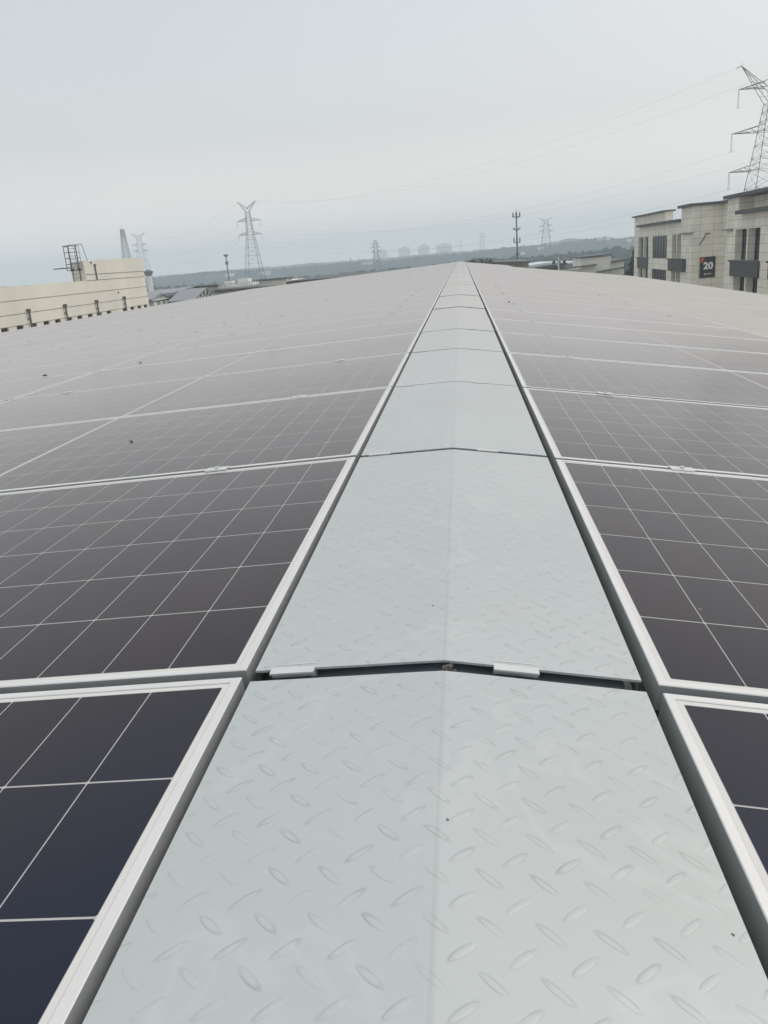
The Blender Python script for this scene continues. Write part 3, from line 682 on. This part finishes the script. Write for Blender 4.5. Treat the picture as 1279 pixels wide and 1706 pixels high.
for y in (37, 43, 49.3, 55.15, 60.6, 66.2, 71.95):
    mb = MB(); mb.bar((WX+.14, y, -1.12), (WX+.14, y, GZ), .065, 8); mb.box(WX+.01, WX+.24, y-.10, y+.10, -1.14, -.94)
    mb.box(WX+.005, WX+.1, y-.13, y+.13, -1.62, -1.55); mb.build('drainpipe', M_pipe, lb)
MB().bar((WX+.06, 67.2, .64), (WX+.06, 67.2, 1.75), .05, 6).box(WX+.0, WX+.13, 67.1, 67.3, 1.72, 1.88).build('drainpipe', M_pipe, lb)
MB().box(WX, WX+.1, 66.5, 66.65, 1.95, 2.05).build('wall_lamp', M_dark, lb)
MB().box(WX, WX+.1, 71.0, 71.1, -.62, -.5).build('wall_lamp', M_dark, lb)
# caged ladder on the end of the raised corner
ld = thing('caged_ladder', 'dark caged access ladder rising above the beige building\'s raised corner', 'ladder', (0, 0, 0))
lx0, lx1, ly = -30.95, -30.35, 65.1
MB().bar((lx0, ly, .62), (lx0, ly, 3.35), .035).bar((lx1, ly, .62), (lx1, ly, 3.42), .045).build('rail', M_dark, ld)
mb = MB()
for i in range(10): mb.bar((lx0, ly, .9+i*.28), (lx1, ly, .9+i*.28), .014)
mb.build('rung', M_dark, ld)
cg = MB(); xc = (lx0+lx1)/2; hoops = []
for zz in (1.5, 1.95, 2.4, 2.85, 3.3):
    pts = [Vector((lx0-.02, ly, zz))]
    for i in range(9):
        a = math.pi*i/8; pts.append(Vector((xc-.62*math.cos(a), ly-.15-.60*math.sin(a), zz)))
    pts.append(Vector((lx1+.02, ly, zz))); cg.path(pts, .018); hoops.append(pts)
cg.build('cage_hoop', M_dark, ld)
cg = MB()
for i in (1, 3, 5, 7, 9): cg.bar(hoops[0][i], hoops[-1][i], .018)
cg.build('cage_bar', M_dark, ld)
MB().bar((lx0-.45, ly, 3.38), (lx1+.55, ly, 3.42), .022).bar((lx1+.55, ly, 3.42), (lx1+.75, ly+.1, 2.1), .022).build('hand_rail', M_dark, ld)
MB().box(-32.4, -30.95, 64.9, 65.05, 1.66, 1.74).build('outrigger', M_dark, lb)
for x in (-30.82, -30.25): MB().box(x-.1, x+.1, 64.75, 65.0, 1.42, 1.62).build('floodlight', M_dark, lb)

# ------------------------------------------------------------------ middle-distance buildings
def gable_hall(name, label, pts_xz_front, y0, y1):
    pass
# grey gabled canopy with white trussed gable
def hall(label, x0, x1, yr, half, zr, ze, ceil_):
    o = thing('gabled_hall', label, 'building', group='low grey roofed halls on the left')
    t = .10; y0, y1 = yr-half, yr+half
    mb = MB()
    for a, b_, za, zb in ((y0, yr, ze, zr), (yr, y1, zr, ze)):
        mb.quad((x0, a, za), (x1, a, za), (x1, b_, zb), (x0, b_, zb)); mb.quad((x0, b_, zb-t), (x1, b_, zb-t), (x1, a, za-t), (x0, a, za-t))
    mb.quad((x0, y0, ze), (x0, y0, ze-t), (x1, y0, ze-t), (x1, y0, ze))
    mb.quad((x1, y0, ze), (x1, y0, ze-t), (x1, yr, zr-t), (x1, yr, zr)); mb.quad((x1, yr, zr), (x1, yr, zr-t), (x1, y1, ze-t), (x1, y1, ze))
    mb.build('roof', M_greyroof, o)
    MB().poly([(x1-.3, y0+.4, ze-.1), (x1-.3, y1-.4, ze-.1), (x1-.3, yr, zr-.15)]).build('gable', M_dark, o)
    MB().box(x0+.2, x1-.301, y0+.4, y1-.4, GZ, ze-.12).build('wall', M_conc, o)
    tr = MB(); n = 7; X = x1-.15; f = lambda y: ze-.18+(zr-ze)*(1-abs(y-yr)/half)
    tr.bar((X, y0+.3, ze-.15), (X, y1-.3, ze-.15), .07).bar((X, y0+.2, f(y0+.2)), (X, yr, f(yr)), .05).bar((X, yr, f(yr)), (X, y1-.2, f(y1-.2)), .05)
    for i in range(n):
        ya, yb = y0+.5+(2*half-1)*i/n, y0+.5+(2*half-1)*(i+1)/n; ym = (ya+yb)/2
        tr.bar((X, ya, ze-.15), (X, ym, f(ym)), .05).bar((X, ym, f(ym)), (X, yb, ze-.15), .05)
    tr.build('truss', M_white, o)
    for y in (y0+1.0, yr, y1-1.4): MB().box(x1-.3, x1-.2, y, y+.7, ze-.95, ze-.35).build('window', M_white, o)
    return o
hall('low hall with a smooth grey metal roof slope and white trussed gable', -31.75, -28.75, 92.7, 5.0, -1.10, -2.15, 0)
hall('second grey roofed hall with dark trussed gable touching the beige wall', -37.0, -32.35, 87.9, 2.9, -1.22, -1.72, 0)
hb = thing('cluttered_building', 'dark cluttered building with white railings between two grey roofed halls', 'building')
MB().box(-40, -31.8, 91.3, 100, GZ, -1.75).build('wall', M_dark, hb)
MB().box(-40, -31.9, 91.0, 100.2, -1.745, -1.60).build('coping', M_slab, hb)
MB().quad((-42, 104, -1.75), (-36.4, 104, -1.55), (-36.2, 112, -1.1), (-42, 112, -1.25)).build('back_roof', M_greyroof, hb)
MB().box(-42, -36.3, 104.2, 112, GZ, -1.8).build('back_wall', M_dark, hb)
tr = MB(); rnd = random.Random(44)
for i in range(26): x = -34.3+rnd.random()*2.4; z = -2.9+rnd.random()*1.0; w_ = rnd.uniform(.12, .45); tr.box(x, x+w_, 90.9-i*.01, 90.95-i*.01, z, z+rnd.uniform(.05, .22))
tr.build('white_railing', M_white, hb)
MB().box(-33.78, -33.70, 91.5, 91.58, -1.6, -.80).box(-34.1, -33.4, 91.45, 91.62, -1.0, -.93).build('vent_post', M_white, hb)

# beige block with balustrade on its roof
h3 = thing('terrace_building', 'beige block with dark copings and a white balustraded roof terrace', 'building', (0, 0, 0))
MB().box(-38, -25.0, 118, 140, GZ, -1.62).build('wall', M_beige, h3)
MB().box(-38.4, -34.7, 117.5, 140, -1.45, -1.22).build('coping', M_slab, h3); MB().box(-38, -35, 117.9, 140, -1.617, -1.452).build('parapet', M_beige, h3)
MB().box(-35.6, -24.6, 117.0, 117.99, -2.25, -1.98).build('coping', M_slab, h3)
MB().box(-28.9, -27.0, 118, 122, -1.617, -1.2).build('parapet', M_beige, h3); MB().box(-27.0, -24.8, 118, 122, -1.617, -1.15).build('parapet', M_beige, h3)
MB().box(-29.2, -24.6, 117.7, 122.3, -1.148, -1.02).build('coping', M_slab, h3)
bl = MB(); bl.box(-34.9, -28.9, 117.6, 117.8, -1.28, -1.16).box(-34.9, -28.9, 117.6, 117.8, -1.82, -1.72)
for i in range(17): bl.box(-34.9+i*.36, -34.75+i*.36, 117.62, 117.78, -1.715, -1.285)
bl.box(-32.2, -30.6, 119, 121, -1.6, -.72).box(-34.2, -33.0, 119, 120.5, -1.6, -.92); bl.build('balustrade', M_white, h3)
MB().box(-24.6, -10, 119, 150, GZ, -1.9).box(-25, -9.6, 118.6, 150.4, -1.88, -1.55).build('dark_wing', M_slab, h3)
# building just past the far end of the ridge
h4 = thing('end_building', 'dark low roof with pale rubble peeping past the ridge\'s far end', 'building', (0, 0, 0))
MB().box(.9, 10, 128, 150, GZ, -1.5).build('wall', M_conc, h4)
MB().prism([(0.3, -1.05), (2.0, -.62), (4.6, -.72), (4.9, -1.3), (10.2, -1.52), (10.2, -1.62), (.3, -1.35)], 126, 150).build('roof', M_slab, h4)
mb = MB()
for i in range(22): rnd = random.Random(i+900); mb.blob((2.2+rnd.random()*2.6, 125.8, -1.1+rnd.uniform(-.18, .28)), rnd.uniform(.08, .18), .9, i)
mb.build('roof_clutter', M_conc, h4)
h5 = thing('low_roof', 'tiny dark roof edge left of the ridge\'s far end', 'building', (0, 0, 0))
MB().prism([(-9.4, -2.05), (-8.2, -1.75), (-6.2, -1.45), (-6.0, -1.6), (-6, -2.3), (-9.4, -2.4)], 130, 146).build('roof', M_slab, h5)
MB().box(-9.2, -6.1, 131, 145, GZ, -2.3).build('wall', M_conc, h5)
# white roofed shed and pole on the right
h6 = thing('white_roofed_shed', 'long shed with a pale bluish-white roof beyond the panels', 'building', (0, 0, 0))
M_pale = mat('pale_sheet_roof', (.60, .66, .68), .6, vary=.12, scale=.6)
MB().prism([(12.4, -3.76), (15.6, -3.55), (19.4, -3.25), (26.8, -3.66), (26.8, -3.9), (12.4, -3.9)], 196, 214).build('roof', M_pale, h6)
MB().box(12.6, 27.2, 197, 213, GZ, -3.91).build('wall', M_conc, h6)
h6b = thing('dark_shed', 'low dark roof in front of the white roofed shed', 'building', (0, 0, 0))
MB().prism([(10.2, -3.55), (14.0, -3.0), (18.6, -2.75), (18.6, -3.1), (10.2, -3.9)], 152, 160).build('roof', M_slab, h6b)
MB().box(10.6, 18.4, 153, 159, GZ, -3.4).build('wall', M_dark, h6b)
for x in (16.0, 16.9, 17.8): MB().box(x, x+.5, 151.5, 152, -2.8, -2.3).build('roof_fan', M_dark, h6b)
pl = thing('white_pole', 'thin white pole with a small head before the dark shed roof', 'pole', (15.75, 140, GZ))
MB().bar((0, 0, 0), (0, 0, 10.8), .13, 8, .09).build('shaft', M_white, pl); MB().box(-.22, .12, -.1, .1, 10.8, 10.95).box(-.30, -.18, -.06, .06, 9.6, 10.0).build('head', M_white, pl)
# beige stepped building on the right
h7 = thing('stepped_building', 'beige building with stepped dark copings beyond the right panels', 'building', (0, 0, 0))
MB().box(20.6, 25.6, 149, 160, GZ, -2.10).build('wall', M_beige, h7); MB().box(25.6, 27.9, 149.4, 160, GZ, -3.15).build('wall', M_beige, h7); MB().box(17.0, 20.6, 149.4, 160, GZ, -3.75).build('wall', M_beige, h7)
o = MB().prism([(20.3, -2.10), (25.8, -1.93), (25.8, -1.72), (20.3, -1.90)], 148.6, 160).build('coping', M_slab, h7)
MB().prism([(16.8, -3.75), (23.1, -3.42), (23.1, -3.22), (16.8, -3.5)], 147.6, 148.95).build('coping', M_slab, h7)
MB().prism([(25.6, -3.20), (28.1, -2.95), (28.1, -2.72), (25.6, -3.0)], 148.7, 160).build('coping', M_slab, h7)
MB().prism([(23.2, -4.7), (28.0, -4.25), (28.0, -4.0), (23.2, -4.45)], 147.6, 148.95).build('coping', M_slab, h7)

# ------------------------------------------------------------------ trees behind the office block
M_trunk = mat('bark', (.07, .055, .04), .95, vary=.3, scale=3)
def tree(x, y, zb, h, r, label, seed, conic=False):
    rnd = random.Random(seed); o = thing('tree', label, 'tree', (x, y, zb), 'trees beside the office block')
    mb = MB().bar((0, 0, 0), (0, 0, h*.8), .22, 6, .08)
    for i in range(5): a = rnd.random()*6.3; z = h*rnd.uniform(.35, .7); mb.bar((0, 0, z), (math.cos(a)*r*.6, math.sin(a)*r*.6, z+h*.15), .08, 5, .03)
    mb.build('trunk', M_trunk, o); c = MB()
    for i in range(900):
        t = rnd.random(); a = rnd.random()*6.283
        prof = (1-t)**.7 if conic else math.sin(math.pi*(.12+.85*t))**.6
        rr = r*prof*math.sqrt(rnd.random())*(1+.25*math.sin(a*3+t*9+seed)); P = Vector((rr*math.cos(a), rr*math.sin(a), h*(.25+.75*t)))
        u = Vector((rnd.gauss(0, 1), rnd.gauss(0, 1), rnd.gauss(0, 1))).normalized(); v = u.orthogonal().normalized(); s_ = rnd.uniform(.14, .30)
        c.quad(P-u*s_-v*s_*.4, P+u*s_-v*s_*.6, P+u*s_*.8+v*s_*.5, P-u*s_+v*s_*.5)
    c.build('crown', M_leaf, o)
tree(25.5, 128, GZ, 11.6, 1.5, 'dark narrow conifer touching the office block\'s far corner', 1, True)
tree(26.6, 131, GZ, 10.8, 2.0, 'dark bushy tree half hidden behind the office block\'s corner', 2)
tree(24.2, 124, GZ, 8.6, 1.6, 'low lighter green tree under the conifer by the office block', 3)
tree(22.9, 122, GZ, 8.0, 1.2, 'lowest green tree left of the office block\'s corner', 4)

# ------------------------------------------------------------------ pylons, masts, wires
def lattice(mb, c, levels, r, rb):
    """levels: (z, half width) square lattice with X bracing"""
    L = []
    for z, hw in levels: L.append([Vector((c[0]+sx*hw, c[1]+sy*hw, z)) for sx, sy in ((-1,-1),(1,-1),(1,1),(-1,1))])
    for A, B in zip(L, L[1:]):
        for i in range(4):
            j = (i+1) % 4; mb.bar(A[i], B[i], r); mb.bar(A[i], B[j], rb); mb.bar(A[j], B[i], rb); mb.bar(B[i], B[j], rb)
def levels(z0, z1, w0, w1, n, p=1.0):
    return [(z0+(z1-z0)*(i/n)**p, w0+(w1-w0)*(i/n)**p) for i in range(n+1)]
def arm(mb, c, z, hw, span, rise, r, rb, sg):
    tip = Vector((c[0]+sg*span, c[1], z)); root = [Vector((c[0]+sg*hw, c[1]+s_*hw, z)) for s_ in (-1, 1)]; up = [Vector((c[0]+sg*hw, c[1]+s_*hw, z+rise)) for s_ in (-1, 1)]
    for q in root + up: mb.bar(q, tip, r)
    n = 4
    for s_ in (0, 1):
        for i in range(n):
            a = root[s_].lerp(tip, i/n); b_ = up[s_].lerp(tip, (i+1)/n if i < n-1 else .98); mb.bar(a, b_, rb); mb.bar(root[s_].lerp(tip, (i+.5)/n), root[1-s_].lerp(tip, (i+1)/n), rb)
    return tip
def pylon(label, x, y, zb, body_lv, horn_h, horn_span, arms, r, rb, ins=2.6, rot=0.0):
    o = thing('lattice_pylon', label, 'pylon', (x, y, 0), 'electricity pylons', (0, 0, rot)); tips = []
    mb = MB(); lattice(mb, (0, 0), body_lv, r, rb); mb.build('tower_body', M_steel, o)
    zt, ht = body_lv[-1]
    for sg in (-1, 1):
        mb = MB(); tip = Vector((sg*horn_span, 0, zt+horn_h)); roots = [Vector((sg*ht*q, s_*ht, zt+(0 if q > 0 else 1.2))) for q in (1, -.4) for s_ in (-1, 1)]
        for q in roots: mb.bar(q, tip, r*.8)
        for i in range(5): mb.bar(roots[0].lerp(tip, i/5), roots[3].lerp(tip, (i+1)/5), rb); mb.bar(roots[2].lerp(tip, i/5), roots[1].lerp(tip, (i+1)/5), rb)
        mb.bar(tip, tip+Vector((sg*.9, 0, -.5)), r*.8); mb.bar(tip, tip+Vector((-sg*.3, 0, .5)), rb)
        mb.build('horn', M_steel, o); tips.append(tip)
    for z, span, hw in arms:
        for sg in (-1, 1):
            mb = MB(); tip = arm(mb, (0, 0), z, hw, span, 1.3, r*.8, rb, sg); mb.build('crossarm', M_steel, o)
            iv = MB()
            for dy in (-.5, .5): iv.bar(tip+Vector((0, dy*.3, 0)), tip+Vector((0, dy, -ins)), .035, 5)
            iv.bar(tip+Vector((0, -1.2, -ins)), tip+Vector((0, 1.2, -ins)), .03); iv.build('insulator', M_steel, o); tips.append(tip+Vector((0, 0, -ins)))
    cr, sr = math.cos(rot), math.sin(rot)
    return [Vector((x+t.x*cr-t.y*sr, y+t.x*sr+t.y*cr, t.z)) for t in tips]
# large pylon above the office block
T1 = pylon('largest lattice pylon, rising above the tiled office block', 68.4, 200, GZ, [(-12.5, 6.4), (-8, 5.85), (-4, 5.3), (0, 4.95), (3, 4.6), (6, 4.25), (9, 3.85), (12.7, 3.3), (15.2, 2.95), (17.8, 2.55), (20.5, 2.2), (22.5, 1.95), (24.3, 1.7), (26, 1.45)], 7.8, 7.0, [(12.7, 8.5, 3.3), (20.5, 8.3, 2.2), (29.2, 7.3, 1.4)], .075, .032, 3.6)
mb = MB()
T2 = pylon('pale lattice pylon with V-shaped horns above the left hill', -99.3, 400, GZ, levels(GZ, 14, 5.0, 1.9, 7, .95) + [(16.2, 1.55), (19, 1.35), (22.4, 1.15), (24.5, 1.0), (26.6, .9)], 4.4, 4.2, [(16.2, 5.6, 1.55), (22.4, 5.6, 1.15)], .10, .035, 2.4)
T3 = pylon('small faint pylon on the right beyond the antenna mast', 84.6, 860, GZ, levels(GZ, 23, 6.5, 1.4, 7), 3.4, 6.0, [(14, 7, 2.4), (19, 6.5, 1.9)], .14, .06, 2.6)
T4 = pylon('very faint horned pylon behind the beige building\'s corner', -266, 690, GZ, levels(GZ, 32, 6.5, 1.4, 8), 4.2, 5.4, [(22, 6.5, 2.1), (27, 6.5, 1.6)], .10, .045, 2.6)
T5 = pylon('small faint centre pylon left of the hazy apartment blocks', -68.9, 690, GZ, levels(GZ, 13.6, 3.4, .8, 8), 1.4, .9, [(6.2, 3.6, 1.4), (9.6, 3.8, 1.1), (12.2, 3.0, .9)], .13, .06, 1.6)
T6 = pylon('tiny ghostly pylon right of the apartment blocks', 26, 1050, GZ, levels(GZ, 19, 4.5, 1, 7), 2.0, 3.0, [(12, 5, 1.8), (16, 5, 1.4)], .10, .05, 1.8)
mt = thing('lattice_mast', 'slim leaning red-grey lattice mast behind the raised corner', 'mast', (0, 0, 0))
M_red = mat('faded_red_steel', (.20, .09, .08), .6, vary=.2, scale=.3)
mb = MB(); lattice(mb, (-182, 450), levels(GZ, 22, 3.4, 1.0, 7), .14, .08); mb.build('shaft', M_steel, mt)
mb = MB(); lattice(mb, (-182, 450), levels(22, 26.4, 1.0, .8, 2), .16, .1); mb.bar((-182, 450, 26.4), (-182, 450, 29), .08); mb.build('top_section', M_red, mt)
# antenna mast right of the ridge
am = thing('antenna_mast', 'slender antenna mast with four rings of aerials right of the ridge', 'mast', (11.75, 180, 0))
MB().bar((0, 0, GZ), (0, 0, 7.4), .26, 8, .13).bar((0, 0, 7.4), (0, 0, 8.2), .03).build('pole', M_steel, am)
for z, rr, n in ((6.6, .8, 6), (4.2, .75, 5), (1.6, .7, 6), (-.9, .4, 4)):
    mb = MB()
    for i in range(n):
        a = 2*math.pi*i/n+.3; P = Vector((rr*math.cos(a), rr*math.sin(a), z)); mb.bar((0, 0, z-.35), P, .04); 
        mb.box(P.x-.06, P.x+.06, P.y-.04, P.y+.04, z-.1, z+(.85 if n == 6 else .3)); b2 = 2*math.pi*(i+1)/n+.3; mb.bar(P, (rr*math.cos(b2), rr*math.sin(b2), z), .035)
    mb.build('aerial_ring', M_steel, am)
sm = thing('floodlight_mast', 'short dark mast with a wide head before the left hill', 'mast', (-98.4, 350, 0))
MB().bar((0, 0, GZ), (0, 0, 6.4), .32, 8, .22).build('pole', M_steel, sm); MB().lathe([(.3, 6.2), (1.0, 6.9), (1.0, 7.2), (.1, 7.3)]).build('head', M_steel, sm); MB().box(-.6, .6, -.3, .3, 3.1, 4.4).build('aerial', M_steel, sm)
wt = thing('water_tower', 'pale cone-headed water tower beside the beige building\'s edge', 'water tower', (-114.1, 300, 0))
MB().lathe([(1.15, GZ), (.95, 1.0)], k=14).build('shaft', M_white, wt, True); MB().lathe([(.9, .9), (1.75, 2.3), (1.75, 2.6), (.5, 3.2), (0, 3.3)], k=14).build('tank', M_slab, wt, False)
for i, (x, y, h, lb_) in enumerate(((-150, 620, 13, 'thin faint mast left of the large left pylon'), (-84, 640, 14, 'thin faint mast right of the large left pylon'), (-119, 980, 18, 'faint thin mast at the centre-left skyline'), (0, 1060, 26, 'ghostly thin mast above the ridge\'s end'), (92, 560, 14, 'thin white post standing on the right wooded slope'))):
    o = thing('thin_mast', lb_, 'mast', (x, y, GZ), 'thin masts on the skyline'); MB().bar((0, 0, 0), (0, 0, h+2), .28, 5, .14).build('pole', M_steel, o); MB().box(-.6, .6, -.2, .2, h, h+.3).build('head', M_steel, o)
# wires
M_wire = mat('power_cable', (.05, .05, .055), .6, 0, vary=.1, scale=.1)
def wire(a, b_, sag, r, label, grp):
    pts = []
    for i in range(33):
        t = i/32; p = a.lerp(b_, t); p.z -= sag*4*t*(1-t); pts.append(p)
    tag(MB().path(pts, r, 3).build('power_line', M_wire), label, 'power line', grp)
W1 = ['horn', 'horn', 'lower arm', 'lower arm', 'middle arm', 'middle arm', 'upper arm', 'upper arm']
G = 'cables strung between the pylons'
pairs = [(0, 0), (1, 1), (2, 2), (3, 3), (4, 4), (5, 5)]
for i, j in pairs:
    wire(T1[i], T2[j], 9, .014, 'faint power cable crossing from the largest pylon to the V-horned one, %s' % ['outer horn', 'inner horn', 'low near arm', 'low far arm', 'middle near arm', 'middle far arm'][i], G)
for j, q in ((0, 'left horn'), (1, 'right horn'), (2, 'low left arm'), (3, 'low right arm'), (4, 'high left arm'), (5, 'high right arm')):
    wire(T2[j], T4[j], 9, .018, 'very faint cable running left from the V-horned pylon\'s %s' % q, G)
for j, q in ((0, 'left horn'), (2, 'low left arm'), (5, 'high right arm')):
    wire(T5[j], T3[j], 9, .02, 'very faint cable low over the far ridge from the centre pylon\'s %s' % q, G)

# ------------------------------------------------------------------ haze
hz = MB().box(-1950, 1950, -280, 2260, -13.8, 60).build('haze', M_white); hz.data.materials.clear()
hm = bpy.data.materials.new('haze_air'); hm.use_nodes = True; t = hm.node_tree; t.nodes.clear()
ho = N(t, 'ShaderNodeOutputMaterial'); pv = N(t, 'ShaderNodeVolumePrincipled'); pv.inputs['Color'].default_value = (.80, .93, 1.0, 1); pv.inputs['Density'].default_value = .00080; pv.inputs['Anisotropy'].default_value = .0
t.links.new(pv.outputs[0], ho.inputs['Volume']); hz.data.materials.append(hm); tag(hz, kind='stuff')
